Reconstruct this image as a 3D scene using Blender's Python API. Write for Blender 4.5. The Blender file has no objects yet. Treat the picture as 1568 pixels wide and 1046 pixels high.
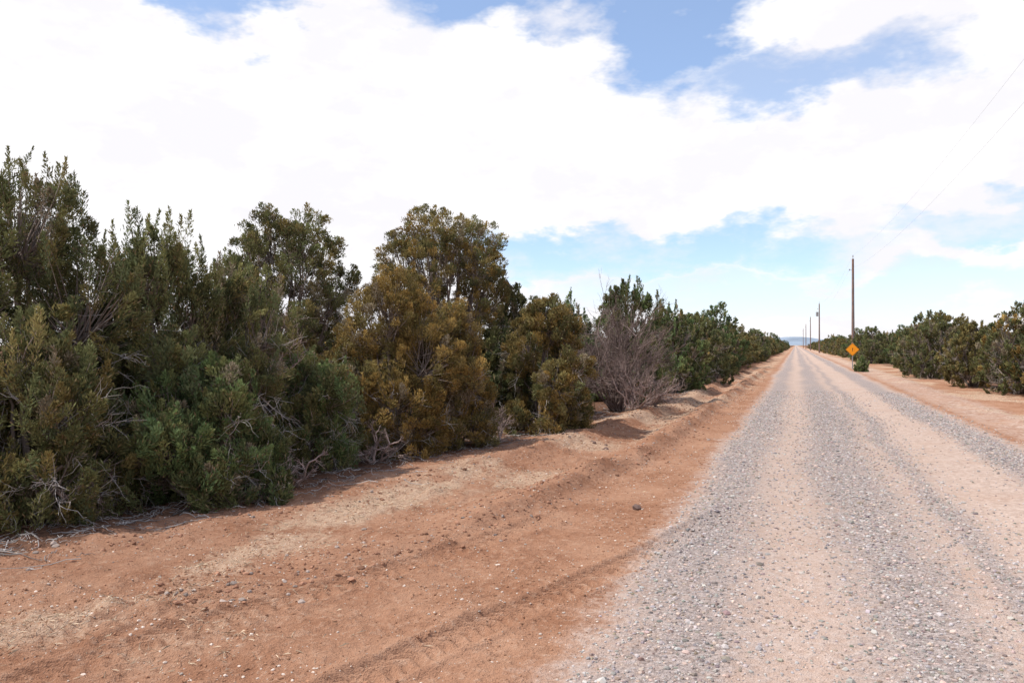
import bpy, math, numpy as np
from mathutils import Vector
S=bpy.context.scene
S.view_settings.view_transform='Standard'
try: S.view_settings.look='None'
except Exception: pass
S.view_settings.exposure=0
# ---------------------------------------------------------------- noise
def hsh(ix,iy,seed):
    ix=ix.astype(np.int64).astype(np.uint64); iy=iy.astype(np.int64).astype(np.uint64)
    h=(ix*np.uint64(374761393)+iy*np.uint64(668265263)+np.uint64(seed*974634777+12345))&np.uint64(0xffffffff)
    h=((h^(h>>np.uint64(13)))*np.uint64(1274126177))&np.uint64(0xffffffff)
    h=(h^(h>>np.uint64(16)))
    return (h&np.uint64(0xffff)).astype(np.float64)/65535.0
def vn(x,y,s=0):
    x=np.asarray(x,float); y=np.asarray(y,float)
    xi=np.floor(x); yi=np.floor(y); fx=x-xi; fy=y-yi
    fx=fx*fx*(3-2*fx); fy=fy*fy*(3-2*fy)
    a=hsh(xi,yi,s); b=hsh(xi+1,yi,s); c=hsh(xi,yi+1,s); d=hsh(xi+1,yi+1,s)
    return (a*(1-fx)+b*fx)*(1-fy)+(c*(1-fx)+d*fx)*fy
def fbm(x,y,s=0,o=4):
    r=0;a=.5;t=0
    for i in range(o):
        r=r+a*vn(x*2**i+i*17.3,y*2**i+i*9.1,s+i); t+=a; a*=.5
    return r/t
def sst(a,b,x):
    t=np.clip((x-a)/(b-a),0,1); return t*t*(3-2*t)
def gauss(x,s): return np.exp(-(x/s)**2)
# ---------------------------------------------------------------- mesh helpers
def mk_mesh(name,V,F,col=None,smooth=False,attr='Col'):
    V=np.ascontiguousarray(V,dtype=np.float32); F=np.ascontiguousarray(F,dtype=np.int32)
    k=F.shape[1]; m=bpy.data.meshes.new(name)
    m.vertices.add(len(V)); m.vertices.foreach_set('co',V.ravel())
    m.loops.add(F.size); m.loops.foreach_set('vertex_index',F.ravel())
    m.polygons.add(len(F)); m.polygons.foreach_set('loop_start',np.arange(0,F.size,k,dtype=np.int32))
    try: m.polygons.foreach_set('loop_total',np.full(len(F),k,dtype=np.int32))
    except Exception: pass
    if col is not None:
        c=np.ones((len(V),4),np.float32); c[:,:col.shape[1]]=col
        a=m.color_attributes.new(attr,'FLOAT_COLOR','POINT'); a.data.foreach_set('color',c.ravel())
    m.polygons.foreach_set('use_smooth',np.full(len(F),smooth,dtype=bool))
    m.update(calc_edges=True)
    return m
def mk_obj(name,mesh,mat=None,parent=None,loc=None):
    o=bpy.data.objects.new(name,mesh); S.collection.objects.link(o)
    if mat and mesh and len(mesh.materials)==0: mesh.materials.append(mat)
    if parent: o.parent=parent
    if loc is not None: o.location=loc
    return o
def tubes(P,R,s=4):
    n,K,_=P.shape
    T=np.gradient(P,axis=1); T/=np.linalg.norm(T,axis=2,keepdims=True)+1e-9
    ref=np.where(np.abs(T[:,:1,2:3])>.8,np.array([1.,0,0]),np.array([0,0,1.]))*np.ones((n,K,1))
    U=np.cross(T,ref); U/=np.linalg.norm(U,axis=2,keepdims=True)+1e-9
    W=np.cross(T,U)
    an=np.arange(s)*2*np.pi/s
    V=P[:,:,None,:]+R[:,:,None,None]*(np.cos(an)[None,None,:,None]*U[:,:,None,:]+np.sin(an)[None,None,:,None]*W[:,:,None,:])
    idx=np.arange(n*K*s).reshape(n,K,s)
    a=idx[:,:-1,:]; b=np.roll(a,-1,axis=2); d=idx[:,1:,:]; c=np.roll(d,-1,axis=2)
    F=np.stack([a,b,c,d],-1).reshape(-1,4)
    return V.reshape(-1,3),F
class Acc:
    def __init__(s): s.V=[];s.F=[];s.C=[];s.n=0
    def add(s,V,F,C):
        s.V.append(V); s.F.append(F+s.n); s.C.append(np.broadcast_to(C,(len(V),3))); s.n+=len(V)
    def mesh(s,name,smooth=False):
        return mk_mesh(name,np.concatenate(s.V),np.concatenate(s.F),np.concatenate(s.C),smooth)
# ---------------------------------------------------------------- materials
def newmat(name):
    m=bpy.data.materials.new(name); m.use_nodes=True; nt=m.node_tree; nt.nodes.clear()
    return m,nt,nt.nodes,nt.links
def N(nt,t,**k):
    n=nt.nodes.new(t)
    for a,b in k.items(): setattr(n,a,b)
    return n
def fast_mat(name,transl=0.0):
    m,nt,nd,ln=newmat(name)
    out=N(nt,'ShaderNodeOutputMaterial'); p=N(nt,'ShaderNodeBsdfDiffuse')
    at=N(nt,'ShaderNodeAttribute'); at.attribute_name='Col'; ln.new(at.outputs['Color'],p.inputs['Color']); sh=p.outputs[0]
    if transl>0:
        t=N(nt,'ShaderNodeBsdfTranslucent'); ln.new(at.outputs['Color'],t.inputs['Color'])
        ms=N(nt,'ShaderNodeMixShader'); ms.inputs[0].default_value=transl; ln.new(sh,ms.inputs[1]); ln.new(t.outputs[0],ms.inputs[2]); sh=ms.outputs[0]
    ln.new(sh,out.inputs['Surface'])
    return m
def simple_mat(name,rough=.85,vary=.25,vscale=8,base=(.5,.5,.5),metal=0):
    m,nt,nd,ln=newmat(name)
    out=N(nt,'ShaderNodeOutputMaterial'); p=N(nt,'ShaderNodeBsdfPrincipled')
    p.inputs['Roughness'].default_value=rough; p.inputs['Metallic'].default_value=metal
    p.inputs['Specular IOR Level'].default_value=.25
    tc=N(nt,'ShaderNodeTexCoord'); no=N(nt,'ShaderNodeTexNoise'); no.inputs['Scale'].default_value=vscale; no.inputs['Detail'].default_value=2
    ln.new(tc.outputs['Object'],no.inputs['Vector'])
    mr=N(nt,'ShaderNodeMapRange'); mr.inputs[1].default_value=.3; mr.inputs[2].default_value=.7; mr.inputs[3].default_value=1-vary; mr.inputs[4].default_value=1+vary
    ln.new(no.outputs['Fac'],mr.inputs[0])
    mx=N(nt,'ShaderNodeVectorMath',operation='SCALE'); mx.inputs[0].default_value=base
    ln.new(mr.outputs[0],mx.inputs['Scale']); ln.new(mx.outputs[0],p.inputs['Base Color'])
    ln.new(p.outputs[0],out.inputs['Surface'])
    return m
M_leaf=fast_mat('juniper_foliage',.22)
M_bark=fast_mat('juniper_bark')
M_stone=fast_mat('stones')
M_straw=fast_mat('dry_grass_blades')
# ---------------------------------------------------------------- terrain functions
def berm_x(y): return -1.95-1.15*np.exp(-np.clip(y-5.5,-3,99)/3.2)+.3*(fbm(y*.5,y*0+3,5,2)-.5)
def berm2_x(y): return -2.85-1.9*np.exp(-np.clip(y-7,-4,99)/6)+.4*(fbm(y*.4,y*0+8,6,2)-.5)
def treeline_x(y):
    return np.interp(y,[-50,3,7,10,13,18,24,34,50,300],[-6.2,-6.0,-5.6,-5.2,-4.6,-3.9,-3.5,-3.1,-3.0,-3.0])
TR=((-1.98,.296,1.0),(-3.35,.30,.7))
def trackw(x,y):
    w=0
    for x0,sl,amp in TR:
        uu=x-(x0+(y-3.4)*sl+.03*np.sin(y*1.3)); w=np.maximum(w,amp*(1-sst(.12,.2,np.abs(uu)))*(1-sst(6.5,9.5,y)))
    return w
def height(x,y,full=True):
    dist=np.sqrt(x*x+y*y)
    near=np.exp(-dist/30.)
    off=sst(2.2,3.5,np.abs(x-1.1))
    z=.22*(fbm(x*.12,y*.12,1,3)-.5)*off
    z=z+.035*np.clip(1-((x-1.1)/2.3)**2,0,1)-.01
    lf=.25+1.2*fbm(x*2.2,y*1.8,9,3)
    u=x-berm_x(y); prof=np.where(u>0,gauss(u,.17),gauss(u,.38))
    z=z+(.04+.14*sst(5.5,9,y))*prof*lf*np.exp(-np.clip(y-45,0,999)/20)
    u=x-berm2_x(y); prof=np.where(u>0,gauss(u,.2),gauss(u,.5))
    z=z+(.04+.12*sst(8,14,y))*prof*(.1+1.2*fbm(x*1.6,y*1.3,19,3))*np.exp(-np.clip(y-45,0,999)/20)
    z=z-.06*gauss(x-(berm_x(y)+berm2_x(y))/2,.4)*sst(5,10,y)
    z=z+.09*gauss(x-4.5,.35)*(.1+fbm(x*2,y*.8,29,3))
    rd=1-.8*sst(-1.6,-1.0,x)*(1-sst(3.2,3.9,x))
    smoothband=1-.55*gauss(x+1.45-.12*np.clip(6-y,-3,4),.45)
    rough=rd*smoothband*(1-.92*trackw(x,y))
    z=z+near*rough*(.07*(fbm(x*2.4,y*2.4,11,3)-.5)+.048*(fbm(x*9,y*9,12,4)-.5))
    z=z+near*rough*.05*sst(.50,.8,fbm(x*6+3,y*6,15,3))*sst(.3,.6,fbm(x*.8,y*.8,16,2))
    z=z+near*(1-rd)*(.018*(fbm(x*2,y*.5,41,2)-.5)+.020*(fbm(x*16,y*14,42,3)-.5))
    z=z-.016*gauss(x+.05,.25)-.016*gauss(x-1.6,.3)
    for k,(x0,sl,amp) in enumerate(TR):
        uu=x-(x0+(y-3.4)*sl+.03*np.sin(y*1.3)); fade=1-sst(6.5,9.5,y)
        w=1-sst(.12,.15,np.abs(uu))
        ch=np.clip(np.sin((y+np.abs(uu)*.8)*2*np.pi/.10)*1.6,-1,1)
        z=z+fade*amp*(w*(-.022+.017*ch)+.016*gauss(np.abs(uu)-.18,.035))
    return z
def masks(x,y):
    wx=x+.45*(fbm(x*.7,y*.22,51,3)-.5)+.2*(fbm(x*4,y*2,52,4)-.5)
    g=np.maximum.reduce([.72*gauss(wx+.62,.34),.75*gauss(wx-.62,.38),.8*gauss(wx-2.75,.42),.5*gauss(wx-1.35,.16)])
    g=.26+g*(.5+.75*fbm(x*1.6,y*.35,53,3))
    g=g-.35*sst(1.6,2.0,wx)*(1-sst(2.1,2.5,wx))
    inroad=sst(-1.5,-.6,wx)*(1-sst(2.9,3.8,wx))
    g=g*sst(-1.5,-.75,wx)*(1-sst(3.0,4.0,wx))
    dust=np.maximum(inroad,.5*sst(3.2,3.8,x)*(1-sst(4.6,5.5,x)))
    tx=treeline_x(y)
    band=.7*gauss(x-(berm_x(y)+berm2_x(y))/2+.05,.5)*sst(5,9,y)
    band2=.95*gauss(x-(-4.15+.05*np.clip(y-5,0,22)),.5)*sst(2.5,4,y)*(1-sst(26,40,y))
    band3=.8*gauss(x-(tx+1.1),.7)*sst(7,12,y)
    band4=.35*gauss(x-(-3.2),.6)*(1-sst(3.5,6,y))
    right=1.0*sst(3.6,4.2,x)*sst(.30,.52,fbm(x*.5,y*.2,61,3))
    st=np.maximum.reduce([band,band2,band3,band4,right])*sst(.30,.62,fbm(x*.9,y*.7,62,5))*1.1
    st=np.clip(st,0,1)*(1-inroad)
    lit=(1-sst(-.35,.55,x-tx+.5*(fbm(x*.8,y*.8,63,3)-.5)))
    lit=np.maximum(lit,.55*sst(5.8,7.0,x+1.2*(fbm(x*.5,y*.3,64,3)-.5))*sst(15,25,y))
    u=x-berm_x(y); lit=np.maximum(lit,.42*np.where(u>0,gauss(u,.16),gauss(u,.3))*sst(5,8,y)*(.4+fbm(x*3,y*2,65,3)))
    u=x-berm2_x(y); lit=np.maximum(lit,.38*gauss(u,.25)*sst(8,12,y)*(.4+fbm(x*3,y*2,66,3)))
    lit=lit*(1-trackw(x,y))
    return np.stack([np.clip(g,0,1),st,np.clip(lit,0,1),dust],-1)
ys=[1.6]
while ys[-1]<3500: ys.append(ys[-1]+max(.018,min(.020,.1) if ys[-1]<7 else .0058*ys[-1]))
yb=[1.6];s_=.03
while yb[-1]>-60: s_*=1.15; yb.append(yb[-1]-s_)
YS=np.array(yb[::-1][:-1]+ys)
xl=[-4.2]; s_=.045
while xl[-1]>-8.5: xl.append(xl[-1]-s_)
while xl[-1]>-3500: s_*=1.12; xl.append(xl[-1]-s_)
xm=list(np.arange(-4.2,-.6,.020)); xr=list(np.arange(-.6,5,.04)); s_=.04; v=5
while v<3500: xr.append(v); s_*=1.12; v+=s_
XS=np.array(xl[::-1][:-1]+xm+xr)
def grid_mesh(name,XS,YS,zf,smooth=True):
    X,Y=np.meshgrid(XS,YS); Z=zf(X,Y)
    V=np.stack([X,Y,Z],-1).reshape(-1,3); nx=len(XS); ny=len(YS)
    i=np.arange(nx*ny).reshape(ny,nx)
    F=np.stack([i[:-1,:-1],i[:-1,1:],i[1:,1:],i[1:,:-1]],-1).reshape(-1,4)
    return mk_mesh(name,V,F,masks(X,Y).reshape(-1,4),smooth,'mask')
def ground_material():
    m,nt,nd,ln=newmat('red_dirt_and_gravel')
    out=N(nt,'ShaderNodeOutputMaterial'); p=N(nt,'ShaderNodeBsdfDiffuse'); p.inputs['Roughness'].default_value=.6
    geo=N(nt,'ShaderNodeNewGeometry'); at=N(nt,'ShaderNodeAttribute'); at.attribute_name='mask'
    sep=N(nt,'ShaderNodeSeparateColor'); ln.new(at.outputs['Color'],sep.inputs[0])
    def noise(sc,det=3,rough=.6,vec=None):
        n=N(nt,'ShaderNodeTexNoise'); n.inputs['Scale'].default_value=sc; n.inputs['Detail'].default_value=det; n.inputs['Roughness'].default_value=rough
        ln.new(vec or geo.outputs['Position'],n.inputs['Vector']); return n.outputs['Fac']
    def mrange(v,a,b,c=0,d=1):
        r=N(nt,'ShaderNodeMapRange',interpolation_type='SMOOTHSTEP'); r.inputs[1].default_value=a; r.inputs[2].default_value=b; r.inputs[3].default_value=c; r.inputs[4].default_value=d
        ln.new(v,r.inputs[0]); return r.outputs[0]
    def math_(op,a,b):
        r=N(nt,'ShaderNodeMath',operation=op)
        for i,v in enumerate((a,b)):
            if isinstance(v,(int,float)): r.inputs[i].default_value=v
            else: ln.new(v,r.inputs[i])
        return r.outputs[0]
    def mix(f,a,b,bt='MIX'):
        r=N(nt,'ShaderNodeMix',data_type='RGBA',blend_type=bt)
        if isinstance(f,(int,float)): r.inputs[0].default_value=f
        else: ln.new(f,r.inputs[0])
        for i,v in ((6,a),(7,b)):
            if isinstance(v,tuple): r.inputs[i].default_value=(*v,1)
            else: ln.new(v,r.inputs[i])
        return r.outputs[2]
    def masked(mk,nz,amt=.9,lo=.35,hi=.65):
        return mrange(math_('ADD',mk,math_('MULTIPLY',math_('SUBTRACT',nz,.5),amt)),lo,hi)
    n1=noise(.9,3); n2=noise(16,4,.75); n3=noise(75,2,.7); n4=noise(4,4,.7)
    soil=mix(mrange(n1,.35,.68),(.305,.150,.090),(.43,.245,.160))
    soil=mix(mrange(n4,.42,.68),soil,(.37,.195,.122))
    soil=mix(math_('MULTIPLY',mrange(n2,.5,.72),.6),soil,(.51,.345,.25))
    soil=mix(math_('MULTIPLY',mrange(n2,.45,.28),.6),soil,(.19,.092,.058))
    soil=mix(math_('MULTIPLY',mrange(n3,.38,.22),.65),soil,(.13,.065,.043))
    straw=mix(mrange(n3,.3,.7),(.42,.27,.18),(.62,.47,.35))
    straw=mix(math_('MULTIPLY',mrange(n2,.52,.35),.7),straw,(.32,.18,.12))
    c=mix(math_('MULTIPLY',masked(sep.outputs[1],n4,1.0,.15,.85),.8),soil,straw)
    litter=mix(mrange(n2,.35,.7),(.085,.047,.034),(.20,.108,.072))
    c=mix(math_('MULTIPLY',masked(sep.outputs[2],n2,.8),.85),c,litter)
    dust=mix(mrange(n2,.35,.7),(.43,.315,.26),(.58,.455,.39))
    dust=mix(math_('MULTIPLY',mrange(n1,.45,.7),.45),dust,(.45,.305,.235))
    c=mix(masked(at.outputs['Alpha'],n4,1.1,.15,.85),c,dust)
    vo=N(nt,'ShaderNodeTexVoronoi'); vo.inputs['Scale'].default_value=58; ln.new(geo.outputs['Position'],vo.inputs['Vector'])
    sv=N(nt,'ShaderNodeSeparateColor'); ln.new(vo.outputs['Color'],sv.inputs[0])
    gc=mix(sv.outputs[0],(.17,.14,.135),(.46,.395,.375))
    c=mix(math_('MULTIPLY',masked(sep.outputs[0],n2,1.3,.2,.9),.85),c,gc)
    ln.new(c,p.inputs['Color'])
    h=math_('ADD',math_('MULTIPLY',n2,.035),math_('MULTIPLY',n3,.014))
    b=N(nt,'ShaderNodeBump'); b.inputs['Distance'].default_value=1.0; b.inputs['Strength'].default_value=1.0; ln.new(h,b.inputs['Height']); ln.new(b.outputs[0],p.inputs['Normal'])
    ln.new(p.outputs[0],out.inputs['Surface']); return m
M_ground=ground_material()
def zground(X,Y):
    inr=sst(-1.15,-.8,X)*(1-sst(3.3,3.65,X))
    return height(X,Y)-.03*inr
def zroad(X,Y):
    e=np.minimum(X+1.25,3.75-X)
    return height(X,Y)+.004-.03*(1-sst(.02,.22,e+.12*(vn(X*3,Y*2,77)-.5)))
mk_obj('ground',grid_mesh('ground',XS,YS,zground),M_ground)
XR=np.concatenate([np.arange(-1.3,-.6,.020),np.arange(-.6,3.85,.035)])
YR=YS[(YS>-40)&(YS<1500)]
mk_obj('gravel_road',grid_mesh('gravel_road',XR,YR,zroad),M_ground)
# ---------------------------------------------------------------- trees
BARK=np.array([.20,.16,.14]); GREY=np.array([.46,.42,.40])
def unit(v): return v/(np.linalg.norm(v,axis=-1,keepdims=True)+1e-9)
def make_tree(seed,H,R,cols,nlobe=12,nclump=450,nleaf=150,leaf=(.075,.017),z0=.1,spiky=.5,dead=60,prof='shrub',clL=.30,clW=.08):
    rg=np.random.default_rng(seed)
    acc=Acc(); wood=Acc()
    lobes=[]
    for i in range(nlobe):
        t=(i+.5)/nlobe; t=t**.85
        lr=R*rg.uniform(.34,.52)
        if prof=='shrub': pr=.62+.45*math.sin(math.pi*min(1,(t*.8+.12)))-.55*max(0,t-.55)/.45
        else: pr=math.sqrt(max(0,1-(abs(t-.45)/.62)**2.4)); lr=R*rg.uniform(.28,.40)
        a=i*2.4+rg.uniform(-.5,.5)
        rad=max(0,R*pr-lr*.8)*(rg.uniform(.75,1.15) if prof=='shrub' else rg.uniform(.7,1.05))
        zc=z0+lr*.7+(H-z0-lr*1.6)*t+rg.uniform(-.08,.08)
        lobes.append((math.cos(a)*rad,math.sin(a)*rad,zc,lr,lr*rg.uniform(.8,1.1)))
    if prof=='shrub':
        for i in range(6):
            a=i*1.047+rg.uniform(-.3,.3); lr=R*rg.uniform(.3,.42); rad=R*rg.uniform(.5,.75)
            lobes.append((math.cos(a)*rad,math.sin(a)*rad,lr*rg.uniform(.6,1.2)+.08,lr,lr*1.1))
    nlobe=len(lobes)
    L=np.array(lobes)
    w=L[:,3]*L[:,4]; k=rg.choice(nlobe,nclump*2,p=w/w.sum())
    d=unit(rg.normal(size=(nclump*2,3))+np.array([0,0,.25])+.35*np.stack([L[k,0],L[k,1],0*L[k,0]],-1)/R)
    rr=rg.uniform(.5,1.06,(nclump*2,1))**.6
    C=L[k,:3]; tip=C+d*rr*np.stack([L[k,3],L[k,3],L[k,4]],-1)
    q=(tip[:,None,:]-L[None,:,:3])/np.stack([L[:,3],L[:,3],L[:,4]],-1)[None]
    dn=np.linalg.norm(q,axis=2); dn[np.arange(len(k)),k]=9
    keep=(dn.min(1)>.6)&(tip[:,2]>z0*.6+.05)
    tip=tip[keep][:nclump]; k=k[keep][:nclump]; d=d[keep][:nclump]; n=len(tip); C=L[k,:3]
    ax=unit(.5*d+np.array([0,0,.75])+rg.normal(size=(n,3))*.3)
    ln_=clL*rg.uniform(.5,1.4,n)
    wd=clW*rg.uniform(.6,1.4,n)
    pl=(tip[:,2]/H>.62)&(dn[keep][:nclump].min(1)>.95)&(rg.random(n)<.5*min(spiky,1.2))
    ax[pl]=unit(np.array([0,0,1.])+rg.normal(size=(pl.sum(),3))*.16)
    ln_[pl]=clL*rg.uniform(1.3,2.5,pl.sum())*(.6+.5*spiky); wd[pl]*=.62
    tip=tip+np.where(pl,ln_*.35,0)[:,None]*ax
    ci=np.repeat(np.arange(n),nleaf); m=len(ci)
    t=rg.random(m)**.85
    pf=np.sin(np.pi*(.12+.86*t))**.8
    rv=rg.normal(size=(m,3)); A=ax[ci]; rad=unit(rv-A*(rv*A).sum(1,keepdims=True))
    cen=tip[ci]-A*ln_[ci,None]*.5
    pos=cen+A*(ln_[ci]*(t-.5))[:,None]+rad*(wd[ci]*pf*rg.random(m)**.6*rg.uniform(.7,1.5,m))[:,None]
    dr=unit(A*1.0+rad*.6+rg.normal(size=(m,3))*.33)
    ll=leaf[0]*rg.uniform(.5,1.3,m); lw=leaf[1]*rg.uniform(.7,1.3,m)
    sd=unit(np.cross(dr,rg.normal(size=(m,3))))
    b=pos-dr*ll[:,None]*.5; tp=pos+dr*ll[:,None]*.5; mid=pos+dr*ll[:,None]*.05
    V=np.stack([b,mid+sd*lw[:,None]*.5,tp,mid-sd*lw[:,None]*.5],1).reshape(-1,3)
    F=np.arange(m*4).reshape(m,4)
    cols=np.array(cols); cl=cols[rg.integers(0,len(cols),n)]
    lobt=rg.uniform(.75,1.25,nlobe)
    cl=cl*(lobt[k]*rg.uniform(.75,1.25,n))[:,None]
    gy=rg.random(n)<.06; cl[gy]=np.array([.24,.20,.14])
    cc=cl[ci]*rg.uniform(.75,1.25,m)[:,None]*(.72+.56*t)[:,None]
    br=rg.random(m)<.06; cc[br]=np.array([.26,.19,.11])
    cz=np.repeat(cc,4,axis=0)
    V[:,2]=np.maximum(V[:,2],.02)
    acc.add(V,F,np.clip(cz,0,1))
    ns=nlobe; s=np.linspace(0,1,9)[None,:,None]
    base=np.concatenate([rg.normal(size=(ns,2))*.08*R,np.full((ns,1),-.1)],1)
    ctr=np.stack([L[:,0]*.45,L[:,1]*.45,L[:,2]*.55],-1)+rg.normal(size=(ns,3))*.08
    P=(1-s)**2*base[:,None]+2*s*(1-s)*ctr[:,None]+s**2*L[:,None,:3]
    P=P+rg.normal(size=P.shape)*.025
    Rr=np.linspace(1,.25,9)[None]*(.028+.016*R)*rg.uniform(.6,1.2,(ns,1))
    Vt,Ft=tubes(P,Rr,7); wood.add(Vt,Ft,BARK*(np.repeat(rg.uniform(.6,1.2,ns),9*7)*rg.uniform(.7,1.3,ns*63))[:,None])
    s=np.linspace(0,1,5)[None,:,None]; st=C*.85+np.array([0,0,-.1])+rg.normal(size=(n,3))*.05
    en=tip-ax*ln_[:,None]*.3
    mid=(st+en)/2+rg.normal(size=(n,3))*.06-np.array([0,0,.04])
    P=(1-s)**2*st[:,None]+2*s*(1-s)*mid[:,None]+s**2*en[:,None]
    Rr=np.linspace(1,.3,5)[None]*rg.uniform(.006,.012,(n,1))
    Vt,Ft=tubes(P,Rr,3); wood.add(Vt,Ft,np.repeat(BARK*rg.uniform(.8,1.7,(n,1)),15,axis=0))
    if dead:
        wlow=np.clip(1.6-L[:,2]/H*1.5,.25,2); kk=rg.choice(nlobe,dead,p=wlow/wlow.sum()); C2=L[kk,:3]*np.array([.9,.9,.8])
        dd=unit(rg.normal(size=(dead,3))+.8*unit(L[kk,:3]*np.array([1,1,0]))+np.array([0,0,-.1]))
        en=C2+dd*(L[kk,3]*rg.uniform(.95,1.4,dead))[:,None]; en[:,2]=np.maximum(en[:,2],.05)
        segs=[(C2,en,.006)]
        for j in range(6):
            f=rg.uniform(.5,.98,(dead,1)); p0=C2+(en-C2)*f
            segs.append((p0,p0+unit(dd+rg.normal(size=(dead,3))*.7)*rg.uniform(.08,.3,(dead,1)),.003))
        for p0,p1,r0 in segs:
            s=np.linspace(0,1,5)[None,:,None]; P=p0[:,None]*(1-s)+p1[:,None]*s+rg.normal(size=(dead,5,3))*.018*s
            P[:,:,2]=np.maximum(P[:,:,2],.02)
            Vt,Ft=tubes(P,np.linspace(1,.3,5)[None]*np.full((dead,1),r0),3)
            wood.add(Vt,Ft,np.repeat(GREY*rg.uniform(.5,1.3,(dead,1)),15,axis=0))
    return acc.mesh('foliage'),wood.mesh('branches',True)
def place_tree(x,y,meshes,name='juniper_tree',rot=0,sc=1):
    z=float(height(np.array([x]),np.array([y]))[0])
    e=bpy.data.objects.new(name,None); S.collection.objects.link(e); e.location=(x,y,z-.02); e.rotation_euler=(0,0,rot); e.scale=(sc,)*3
    mk_obj('foliage',meshes[0],M_leaf,e); mk_obj('trunk_and_branches',meshes[1],M_bark,e)
    return e
def sc_(c,k=1.0): return [tuple(min(v*k,.5) for v in a) for a in c]
DG=[(.138,.150,.068),(.160,.164,.070),(.118,.134,.066),(.185,.178,.076)]
GR=[(.125,.175,.074),(.150,.195,.078),(.118,.158,.072),(.175,.19,.078)]
OL=[(.29,.200,.070),(.24,.178,.068),(.32,.218,.076),(.20,.163,.064)]
MX=[(.195,.167,.070),(.152,.150,.068),(.225,.180,.072)]
DK=sc_(DG,.72)
near=dict(nclump=520,nleaf=160,leaf=(.056,.0125))
T=[
 (-7.75,6.45,3.7,1.45,DG+MX[:2],dict(nclump=950,nlobe=16,spiky=1,dead=110,nleaf=190)),
 (-9.1,5.6,3.6,1.3,DG,dict(nclump=300,nleaf=80,leaf=(.09,.022))),
 (-6.95,7.5,3.3,1.1,DG,dict(nclump=720,spiky=1.2,nlobe=13,dead=110,nleaf=190)),
 (-6.65,8.5,2.85,.95,DG+MX[:1],dict(nclump=500,spiky=.9,dead=120)),
 (-5.85,7.2,1.65,.85,GR+DG[:2],dict(nclump=500,nlobe=8,dead=50,nleaf=180,spiky=.2)),
 (-6.75,5.7,1.95,.95,DG+MX,dict(nclump=500,nlobe=9,dead=100,nleaf=180,spiky=.3)),
 (-6.2,9.5,1.75,.8,DG+GR[:2],dict(nclump=430,nlobe=9,dead=70,spiky=.3)),
 (-9.3,13.7,4.5,1.4,MX+DG[:2],dict(z0=1.0,prof='tree',nclump=680,nleaf=110,spiky=.0,nlobe=22,clL=.24,clW=.11,leaf=(.072,.018))),
 (-8.3,11.0,3.0,.85,DK,dict(nclump=320,nleaf=100,leaf=(.08,.02))),
 (-5.9,11.35,2.95,1.15,OL,dict(nclump=720,spiky=.0,nlobe=13,clL=.24,clW=.095,dead=40)),
 (-5.2,12.15,2.5,.75,OL+MX[:1],dict(nclump=420,spiky=.0,clL=.24,clW=.095,dead=40)),
 (-6.15,10.6,1.9,.65,MX+OL[:1],dict(nclump=320,nlobe=8,spiky=.1)),
 (-7.3,16.6,4.8,1.6,MX+OL[:1],dict(z0=1.5,prof='tree',nclump=760,nleaf=110,spiky=.0,nlobe=26,clL=.24,clW=.11,leaf=(.072,.018))),
 (-4.35,14.6,2.7,.95,OL[:2]+MX,dict(nclump=560,spiky=.1,clL=.24,clW=.095,leaf=(.07,.017),nleaf=130,dead=40)),
 (-6.2,18.0,3.1,.85,DG,dict(nclump=320,nleaf=80,leaf=(.10,.028))),
 (-5.6,15.1,2.0,.8,DK,dict(nclump=300,nleaf=80,leaf=(.10,.028))),
 (-4.5,22.8,3.65,1.4,GR+DG,dict(nclump=560,nleaf=90,leaf=(.1,.026),spiky=1)),
 (-6.2,23.3,3.2,1.1,GR,dict(nclump=320,nleaf=80,leaf=(.1,.028),spiky=1)),
 (-4.0,28.3,3.0,1.3,GR+DG,dict(nclump=420,nleaf=70,leaf=(.11,.032),spiky=.8)),
 (-3.9,33.7,3.2,1.5,DG,dict(nclump=420,nleaf=60,leaf=(.12,.036),spiky=.8)),
 (7.2,31.8,3.2,1.6,DG+OL[:1],dict(nclump=480,nleaf=70,leaf=(.11,.034),dead=30,spiky=.1)),
 (6.6,36.2,2.8,1.3,MX,dict(nclump=400,nleaf=60,leaf=(.12,.036),dead=30,spiky=.1)),
 (6.1,43.7,3.35,1.6,DG,dict(nclump=420,nleaf=60,leaf=(.12,.036),dead=30,spiky=.1)),
 (8.5,29.6,3.6,1.7,DG,dict(nclump=400,nleaf=60,leaf=(.12,.036),dead=30,spiky=.1)),
]
for i,(x,y,H,R,c,kw) in enumerate(T):
    k=dict(near); k.update(kw); place_tree(x,y,make_tree(100+i*7,H,R,c,**k),rot=0)
tv=[make_tree(900+i,h,r,c,nlobe=11,nclump=240,nleaf=50,leaf=(.15,.05),spiky=.3,dead=20,clW=.13) for i,(h,r,c) in enumerate([(3.2,1.6,DG),(3.0,1.7,MX),(3.5,1.5,sc_(GR,.85)),(2.7,1.5,DG+MX),(3.3,1.7,DG+OL[:2])])]
mass=bpy.data.objects.new('distant_juniper_woodland',None); S.collection.objects.link(mass)
rg=np.random.default_rng(5)
pts=[]
y=40.
while y<420:
    pts.append((-3.9-rg.random()*1.3,y,1)); pts.append((-6.8-rg.random()*1.5,y+1,1)); y+=rg.uniform(1.5,3.6)+y*.008
y=46.
while y<420:
    pts.append((6.2+rg.random()*1.4+ (1.2 if 50<y<75 else 0),y,1)); pts.append((9.0+rg.random()*1.5,y+1,1)); y+=rg.uniform(1.8,4.2)+y*.008
for _ in range(300):
    sgn=rg.random()<.62; yy=rg.uniform(4,150)
    if sgn:
        xx=-rg.uniform(9.5,45)
        if xx>-12.5 and yy<18: continue
    else: xx=rg.uniform(9.5,50); yy=rg.uniform(34,160)
    pts.append((xx,yy,.82))
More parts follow.
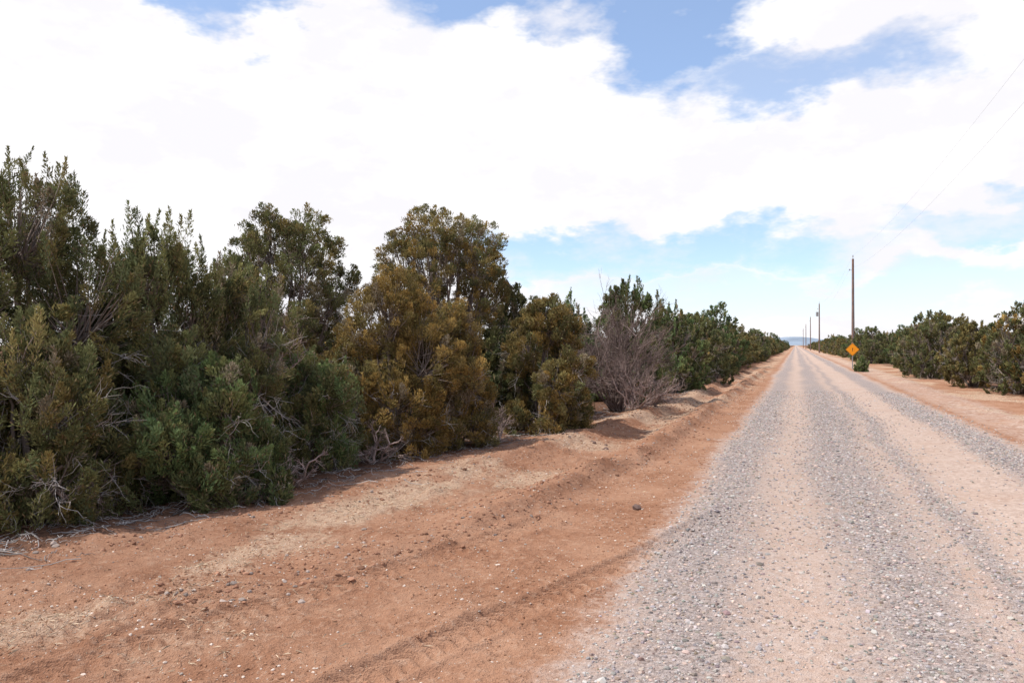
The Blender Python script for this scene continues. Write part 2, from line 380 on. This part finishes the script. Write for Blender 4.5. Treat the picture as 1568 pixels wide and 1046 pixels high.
for i in range(200):
    yy=rg.uniform(160,900); xx=rg.uniform(6,260)*(1 if rg.random()<.5 else -1); pts.append((xx,yy,1))
for i,(x,y,sm) in enumerate(pts):
    v=tv[rg.integers(0,5)]; z=float(height(np.array([x]),np.array([y]))[0]); a=rg.uniform(0,6.28); s=sm*rg.uniform(.68,1.15); sz=s*rg.uniform(.85,1.08)
    for nm,me,mt in (('crown',v[0],M_leaf),('trunk',v[1],M_bark)):
        o=mk_obj(nm,me,mt,mass); o.location=(x,y,z-.03); o.rotation_euler=(0,0,a); o.scale=(s,s,sz)
place_tree(3.75,53.5,make_tree(777,.85,.45,GR,nlobe=6,nclump=90,nleaf=60,leaf=(.1,.03),dead=0),name='roadside_shrub')
def dead_bush(x,y,H,R,seed,n0=26,name='dead_bush',tone=1.0):
    rg=np.random.default_rng(seed); A=Acc()
    az=rg.uniform(0,6.28,n0); sp=rg.uniform(.2,1.0,n0)
    st=np.stack([rg.normal(size=n0)*.08,rg.normal(size=n0)*.08,np.zeros(n0)],-1)
    D=unit(np.stack([np.cos(az)*sp*R,np.sin(az)*sp*R,H*(1.05-.75*sp**2)],-1)); Ln=np.sqrt((sp*R)**2+(H*(1-.6*sp**2))**2)*.75
    rad=np.full(n0,.022)
    for lvl in range(4):
        n=len(st); K=7; s=np.linspace(0,1,K)[None,:,None]
        wob=np.cumsum(rg.normal(size=(n,K,3))*.035*Ln[:,None,None],axis=1); wob-=wob[:,:1]
        P=st[:,None]+D[:,None]*Ln[:,None,None]*s+wob; P[:,:,2]=np.maximum(P[:,:,2],.01)
        Vt,Ft=tubes(P,np.linspace(1,.45,K)[None]*rad[:,None],(6,4,3,3)[lvl])
        A.add(Vt,Ft,np.repeat(np.array([.19,.142,.128])*tone*rg.uniform(.5,1.5,(n,1)),K*(6,4,3,3)[lvl],axis=0))
        if lvl==3: break
        nb=(6,6,5)[lvl]; pi=np.repeat(np.arange(n),nb); j=rg.integers(2,K,len(pi))
        st=P[pi,j]; D=unit(D[pi]+rg.normal(size=(len(pi),3))*.55+np.array([0,0,.06])); Ln=Ln[pi]*rg.uniform(.3,.6,len(pi)); rad=rad[pi]*.45+.0004
    z=float(height(np.array([x]),np.array([y]))[0])
    o=mk_obj(name,A.mesh(name,True),M_bark); o.location=(x,y,z)
dead_bush(-4.0,19.2,2.4,1.35,3,34)
dead_bush(-3.4,18.4,1.0,.9,4,14,tone=1.5)
dead_bush(-6.35,9.0,1.9,.8,6,6,tone=1.9)
dead_bush(-5.65,8.1,.45,.6,8,4,tone=1.7)
dead_bush(-6.5,6.3,.6,.7,9,4,tone=1.8)
dead_bush(-5.6,10.3,.5,.6,10,4,tone=1.6)
dead_bush(-4.9,13.2,.6,.6,11,4,tone=1.6)
# ---------------------------------------------------------------- stones
ph=(1+5**.5)/2
ICO=unit(np.array([(-1,ph,0),(1,ph,0),(-1,-ph,0),(1,-ph,0),(0,-1,ph),(0,1,ph),(0,-1,-ph),(0,1,-ph),(ph,0,-1),(ph,0,1),(-ph,0,-1),(-ph,0,1)],float))
IF=np.array([(0,11,5),(0,5,1),(0,1,7),(0,7,10),(0,10,11),(1,5,9),(5,11,4),(11,10,2),(10,7,6),(7,1,8),(3,9,4),(3,4,2),(3,2,6),(3,6,8),(3,8,9),(4,9,5),(2,4,11),(6,2,10),(8,6,7),(9,8,1)])
def stones(name,x,y,r,col,seed,zf):
    rg=np.random.default_rng(seed); n=len(x)
    V=ICO[None]*(1+rg.normal(size=(n,12,1))*.16)*np.stack([rg.uniform(.8,1.4,n),rg.uniform(.7,1.1,n),rg.uniform(.5,.85,n)],-1)[:,None,:]
    a=rg.uniform(0,6.28,n); c,s=np.cos(a)[:,None],np.sin(a)[:,None]
    X=V[:,:,0]*c-V[:,:,1]*s; Y=V[:,:,0]*s+V[:,:,1]*c
    z=zf(x,y)
    P=np.stack([X*r[:,None]+x[:,None],Y*r[:,None]+y[:,None],V[:,:,2]*r[:,None]+(z+r*.15)[:,None]],-1)
    F=(IF[None]+12*np.arange(n)[:,None,None]).reshape(-1,3)
    return mk_obj(name,mk_mesh(name,P.reshape(-1,3),F,np.repeat(np.clip(col,.02,.85),12,axis=0)),M_stone)
rg=np.random.default_rng(21)
n=115000; y=2.0*np.exp(rg.random(n)*math.log(30/2.0)); x=rg.uniform(-1.7,4.2,n)
mk=masks(x,y)[:,0]; keep=rg.random(n)<(mk**1.2*.85+.03); x=x[keep];y=y[keep]; n=len(x)
r=np.minimum(.003+.009*rg.random(n)**2.2+.0005*y,.015)*np.where(rg.random(n)<.04,1.7,1)
g=rg.uniform(.17,.50,(n,1)); col=np.where(rg.random((n,1))<.3,np.array([[1.15,.88,.76]]),np.array([[1.03,.93,.89]]))*g+rg.normal(size=(n,3))*.01
stones('road_gravel',x,y,r,col,1,zroad)
n=40000; y=2.0*np.exp(rg.random(n)*math.log(30/2.0)); x=rg.uniform(-6.5,-.9,n)
keep=(x>treeline_x(y)-.3)&(rg.random(n)<(sst(.35,.7,fbm(x*1.5,y*1.5,71,3))+.15)*(1-.8*trackw(x,y))); x=x[keep];y=y[keep];n=len(x)
r=.003+.008*rg.random(n)**4+.0002*y
col=np.where(rg.random((n,1))<.25,np.array([[.50,.42,.36]]),np.array([[.30,.16,.10]]))*rg.uniform(.6,1.4,(n,1))
stones('pebbles',x,y,r,col,2,zground)
n=4500; y=4.0*np.exp(rg.random(n)*math.log(45/4.0)); w=rg.random(n)<.6
x=np.where(w,berm_x(y),berm2_x(y))+rg.normal(size=n)*.3; r=.005+.020*rg.random(n)**4+.0002*y
col=np.where(rg.random((n,1))<.2,np.array([[.30,.24,.21]]),np.array([[.28,.15,.10]]))*rg.uniform(.6,1.4,(n,1))
stones('dirt_clods',x,y,r,col,3,zground)
n=16
x=np.concatenate([[-1.47],rg.uniform(-5,-2,n-1)]); y=np.concatenate([[7.96],rg.uniform(11,30,n-1)]); r=np.concatenate([[.05],rg.uniform(.03,.065,n-1)])
x=np.maximum(x,treeline_x(y)-.1); stones('rocks',x,y,r,np.array([[.15,.10,.085]])*rg.uniform(.7,1.3,(n,1)),4,height)
# ---------------------------------------------------------------- dry grass
n=170000; y=2.2*np.exp(rg.random(n)*math.log(40/2.2)); x=rg.uniform(-7,9,n)
mk=masks(x,y)[:,1]*sst(.35,.6,fbm(x*6,y*6,81,2)); keep=rg.random(n)<mk*.8+.003; x=x[keep];y=y[keep];n=len(x)
z=zground(x,y); a=rg.uniform(0,6.28,n); el=np.abs(rg.normal(size=n))*.35; L_=rg.uniform(.02,.07,n); w=.0012+.0002*y
D=np.stack([np.cos(a)*np.cos(el),np.sin(a)*np.cos(el),np.sin(el)],-1); Sd=np.stack([-np.sin(a),np.cos(a),0*a],-1)*w[:,None]
p=np.stack([x,y,z+.004],-1); m_=p+D*L_[:,None]*.55; t_=p+D*L_[:,None]*np.array([1,1,.7])
V=np.stack([p-Sd,p+Sd,m_+Sd*.8+np.array([0,0,.004]),t_],1).reshape(-1,3)
col=np.array([[.60,.47,.34]])*rg.uniform(.45,1.15,(n,1))
mk_obj('dry_grass',mk_mesh('dry_grass',V,np.arange(n*4).reshape(n,4),np.repeat(col,4,axis=0)),M_straw)
n=1300; y=4*np.exp(rg.random(n)*math.log(30/4.)); x=treeline_x(y)+rg.normal(size=n)*.4-.35
a=rg.uniform(0,6.28,n); L_=rg.uniform(.06,.3,n)*np.where(rg.random(n)<.05,2.6,1)
K=7; s=np.linspace(-.5,.5,K)[None]
X=x[:,None]+np.cos(a)[:,None]*L_[:,None]*s+np.cumsum(rg.normal(size=(n,K))*.012,1); Y=y[:,None]+np.sin(a)[:,None]*L_[:,None]*s+np.cumsum(rg.normal(size=(n,K))*.012,1)
Z=zground(X,Y)+.006+np.abs(rg.normal(size=(n,K)))*.012
V,F=tubes(np.stack([X,Y,Z],-1),np.linspace(1,.4,K)[None]*(rg.uniform(.0015,.004,(n,1))*(1+L_[:,None]*1.5)),4)
mk_obj('fallen_twigs',mk_mesh('fallen_twigs',V,F,np.repeat(GREY*rg.uniform(.3,1.2,(n,1)),K*4,axis=0)),M_bark)
# ---------------------------------------------------------------- utility poles and wires
M_pole=simple_mat('weathered_pole_wood',base=(.19,.11,.085),vary=.3,vscale=3)
M_metal=simple_mat('galvanised_steel',base=(.35,.35,.36),rough=.5,metal=.6,vary=.1)
M_ins=simple_mat('insulator_porcelain',base=(.3,.28,.27),rough=.3,vary=.05)
def cyl(name,p0,p1,r0,r1,mat,parent,s=12):
    P=np.linspace(p0,p1,6)[None]; V,F=tubes(P,np.linspace(r0,r1,6)[None],s)
    n=len(V); V=np.vstack([V,[p1],[p0]])
    bm=[tuple(int(q_) for q_ in f) for f in F]+[(n-s+i,n-s+(i+1)%s,n) for i in range(s)]+[((i+1)%s,i,n+1) for i in range(s)]
    me=bpy.data.meshes.new(name); me.from_pydata([tuple(v) for v in V],[],bm); me.update()
    return mk_obj(name,me,mat,parent)
poles=[(6.0,-5.,10.0),(5.35,87.4,10.1),(4.6,180.,10.1),(4.2,262.,10.),(3.9,350.,10.),(3.7,450,10)]
for i,(x,y,h) in enumerate(poles):
    e=bpy.data.objects.new('utility_pole',None); S.collection.objects.link(e); e.location=(x,y,0)
    cyl('shaft',(0,0,-.3),(0,0,h),.16,.10,M_pole,e)
    cyl('top_pin',(0,0,h),(0,0,h+.22),.02,.02,M_metal,e)
    cyl('top_insulator',(0,0,h+.18),(0,0,h+.36),.06,.04,M_ins,e)
    cyl('side_bracket',(-.1,0,h-1.1),(-.32,0,h-1.1),.02,.02,M_metal,e)
    cyl('side_insulator',(-.32,0,h-1.16),(-.32,0,h-1.0),.05,.05,M_ins,e)
    cyl('ground_wire_moulding',(.0,-.15,.2),(.0,-.12,h-1.4),.02,.02,M_metal,e,6)
    if i==2:
        cyl('transformer',(-.42,0,h-2.6),(-.42,0,h-1.7),.24,.24,M_metal,e,16); cyl('transformer_bracket',(-.1,0,h-2.0),(-.2,0,h-2.0),.03,.03,M_metal,e)
M_wire=simple_mat('power_line',base=(.45,.45,.47),rough=.4,vary=.05)
we=bpy.data.objects.new('power_lines',None); S.collection.objects.link(we)
for i in range(len(poles)-1):
    for dx,dz,sag in ((0,.36,1.3),(-.32,-1.0,1.5)):
        a=np.array([poles[i][0]+dx,poles[i][1],poles[i][2]+dz]); b=np.array([poles[i+1][0]+dx,poles[i+1][1],poles[i+1][2]+dz])
        s=np.linspace(0,1,50)[:,None]; P=a*(1-s)+b*s; P[:,2]-=sag*4*(s*(1-s))[:,0]
        V,F=tubes(P[None],np.full((1,50),.003),5); mk_obj('wire',mk_mesh('wire',V,F),M_wire,we)
# ---------------------------------------------------------------- warning sign
M_sign=simple_mat('sign_orange',base=(.85,.30,.015),rough=.45,vary=.06)
M_blk=simple_mat('sign_black',base=(.02,.02,.02),rough=.5,vary=.1)
e=bpy.data.objects.new('warning_sign',None); S.collection.objects.link(e); e.location=(3.6,59.4,0); e.rotation_euler=(0,0,math.radians(3))
def plate(name,hw,cr,y,th,mat):
    pts=[]
    for k in range(4):
        a0=k*math.pi/2; cx=(hw-cr)
        c=[(cx,cx),(-cx,cx),(-cx,-cx),(cx,-cx)][k]
        for j in range(6):
            a=a0+j/5*math.pi/2; pts.append((c[0]+cr*math.cos(a),c[1]+cr*math.sin(a)))
    r=math.pi/4; q=[(u*math.cos(r)-v*math.sin(r),u*math.sin(r)+v*math.cos(r)) for u,v in pts]; n=len(q)
    V=[(u,y,v+1.3) for u,v in q]+[(u,y+th,v+1.3) for u,v in q]
    F=[tuple(range(n)),tuple(range(2*n-1,n-1,-1))]+[(i,i+n,(i+1)%n+n,(i+1)%n) for i in range(n)]
    me=bpy.data.meshes.new(name); me.from_pydata(V,[],F); me.update(); mk_obj(name,me,mat,e)
plate('panel_edge',.31,.04,-.034,.004,M_sign); plate('black_border',.292,.03,-.037,.003,M_blk); plate('panel_face',.28,.025,-.040,.003,M_sign)
me=bpy.data.meshes.new('arrow'); me.from_pydata([(-.014,-.0425,1.18),(.014,-.0425,1.18),(.014,-.0425,1.34),(.045,-.0425,1.34),(0,-.0425,1.42),(-.045,-.0425,1.34),(-.014,-.0425,1.34)],[],[(0,1,2,3,4,5,6)]); mk_obj('arrow_symbol',me,M_blk,e)
cyl('post',(0,0,-.2),(0,0,1.65),.03,.03,M_metal,e,8)
# ---------------------------------------------------------------- distant hill
XH=np.linspace(-1800,900,90); YH=np.linspace(2900,3400,14)
Xg,Yg=np.meshgrid(XH,YH); Zg=(30*gauss(Xg-20,160)+16*gauss(Xg+260,240)+14*fbm(Xg*.004,Yg*.004,3,3)-8)*gauss(Yg-3150,160)-2
i=np.arange(Xg.size).reshape(Xg.shape)
hm=mk_mesh('distant_hills',np.stack([Xg,Yg,Zg],-1).reshape(-1,3),np.stack([i[:-1,:-1],i[:-1,1:],i[1:,1:],i[1:,:-1]],-1).reshape(-1,4),None,True)
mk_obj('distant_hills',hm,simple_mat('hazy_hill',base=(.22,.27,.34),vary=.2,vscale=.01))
# ---------------------------------------------------------------- sky
SUN_AZ=math.atan2(-.88,-.45); SUN_EL=math.radians(56)
w=bpy.data.worlds.new('World'); S.world=w; w.use_nodes=True; nt=w.node_tree; nt.nodes.clear(); ln=nt.links
out=N(nt,'ShaderNodeOutputWorld'); bg=N(nt,'ShaderNodeBackground'); sky=N(nt,'ShaderNodeTexSky'); sky.sky_type='NISHITA'; sky.sun_disc=False
sky.sun_elevation=SUN_EL; sky.sun_rotation=SUN_AZ; sky.air_density=1.0; sky.dust_density=1.0; sky.ozone_density=1.5; sky.altitude=1800
STR=.12
bg.inputs['Strength'].default_value=STR
tc=N(nt,'ShaderNodeTexCoord'); sx=N(nt,'ShaderNodeSeparateXYZ'); ln.new(tc.outputs['Generated'],sx.inputs[0])
def M_(op,a,b=0.,c=None):
    r=N(nt,'ShaderNodeMath',operation=op)
    for i,v in enumerate((a,b,c)):
        if v is None: continue
        if isinstance(v,(int,float)): r.inputs[i].default_value=v
        else: ln.new(v,r.inputs[i])
    return r.outputs[0]
def MR(v,a,b,c=0,d=1):
    r=N(nt,'ShaderNodeMapRange',interpolation_type='SMOOTHSTEP')
    for i,q in enumerate((a,b,c,d)): r.inputs[i+1].default_value=q
    ln.new(v,r.inputs[0]); return r.outputs[0]
az=M_('MULTIPLY',M_('ARCTAN2',sx.outputs[0],sx.outputs[1]),57.2958)
el=M_('MULTIPLY',M_('ARCSINE',sx.outputs[2]),57.2958)
cv=N(nt,'ShaderNodeCombineXYZ'); ln.new(M_('MULTIPLY',az,.07),cv.inputs[0]); ln.new(M_('MULTIPLY',el,.14),cv.inputs[1])
def NZ(sc,det=5,ro=.58,off=0):
    n=N(nt,'ShaderNodeTexNoise'); n.inputs['Scale'].default_value=sc; n.inputs['Detail'].default_value=det; n.inputs['Roughness'].default_value=ro
    v=N(nt,'ShaderNodeVectorMath',operation='ADD'); v.inputs[1].default_value=(off,off*.7,off*.3); ln.new(cv.outputs[0],v.inputs[0]); ln.new(v.outputs[0],n.inputs['Vector']); return n
nab=NZ(1.8,5,.62,3); sc3=N(nt,'ShaderNodeSeparateColor'); ln.new(nab.outputs['Color'],sc3.inputs[0]); na=sc3.outputs[0]; nb=sc3.outputs[1]; nc=sc3.outputs[2]
azd=M_('ADD',az,M_('MULTIPLY',M_('SUBTRACT',na,.5),18.)); eld=M_('ADD',el,M_('MULTIPLY',M_('SUBTRACT',nb,.5),9.))
def blob(a0,e0,ra,re,amp=1.):
    u=M_('DIVIDE',M_('SUBTRACT',azd,a0),ra); v=M_('DIVIDE',M_('SUBTRACT',eld,e0),re)
    q=M_('ADD',M_('MULTIPLY',u,u),M_('MULTIPLY',v,v)); return M_('MULTIPLY',MR(q,1.7,.4),amp)
gap=MR(eld,46,62,0,.85)  # clear sky overhead, out of view, added to lower the ambient light
for b_ in [(-19,24,10.5,2.9),(-8,20.8,6.2,3.8,1.),(1.5,17.2,7,2.1,.8),(-38,22,4.2,2.5,.9),(-11,6.0,13,1.7,.95),(11,7.8,7,1.4,.85),(2,3.2,17,1.4,.65),(40,14,9,4),(-80,30,16,9),(100,40,35,16),(170,35,30,20),(-140,50,40,14)]:
    gap=M_('MAXIMUM',gap,blob(*b_))
gap=M_('MULTIPLY',gap,MR(nc,.28,.52,.35,1.0))
cloud=M_('SUBTRACT',1.,gap)
cc=N(nt,'ShaderNodeMix',data_type='RGBA'); shade=MR(nc,.56,.40)
ln.new(shade,cc.inputs[0]); k=1/STR
cc.inputs[6].default_value=(1.06*k,1.05*k,1.07*k,1); cc.inputs[7].default_value=(.98*k,.965*k,1.01*k,1)
sk2=N(nt,'ShaderNodeVectorMath',operation='MULTIPLY_ADD'); ln.new(sky.outputs[0],sk2.inputs[0]); sk2.inputs[1].default_value=(1.2,1.2,1.2); sk2.inputs[2].default_value=(.12*k,.18*k,.30*k)
mixs=N(nt,'ShaderNodeMix',data_type='RGBA'); ln.new(M_('MAXIMUM',cloud,.06),mixs.inputs[0]); ln.new(sk2.outputs[0],mixs.inputs[6]); ln.new(cc.outputs[2],mixs.inputs[7])
ln.new(mixs.outputs[2],bg.inputs['Color']); ln.new(bg.outputs[0],out.inputs['Surface'])
sl=bpy.data.lights.new('sun','SUN'); sl.energy=5.0; sl.angle=math.radians(.5); sl.color=(1,.96,.88)
so=bpy.data.objects.new('sun',sl); S.collection.objects.link(so)
sv=Vector((math.sin(SUN_AZ)*math.cos(SUN_EL),math.cos(SUN_AZ)*math.cos(SUN_EL),math.sin(SUN_EL)))
so.rotation_euler=sv.to_track_quat('Z','Y').to_euler()
cd=bpy.data.cameras.new('camera'); cd.lens=28.8; cd.sensor_width=36; cd.clip_end=9000; cd.clip_start=.05
co=bpy.data.objects.new('camera',cd); S.collection.objects.link(co); co.location=(0,0,1.6); co.rotation_euler=(math.radians(90.25),0,math.radians(19.1)); S.camera=co
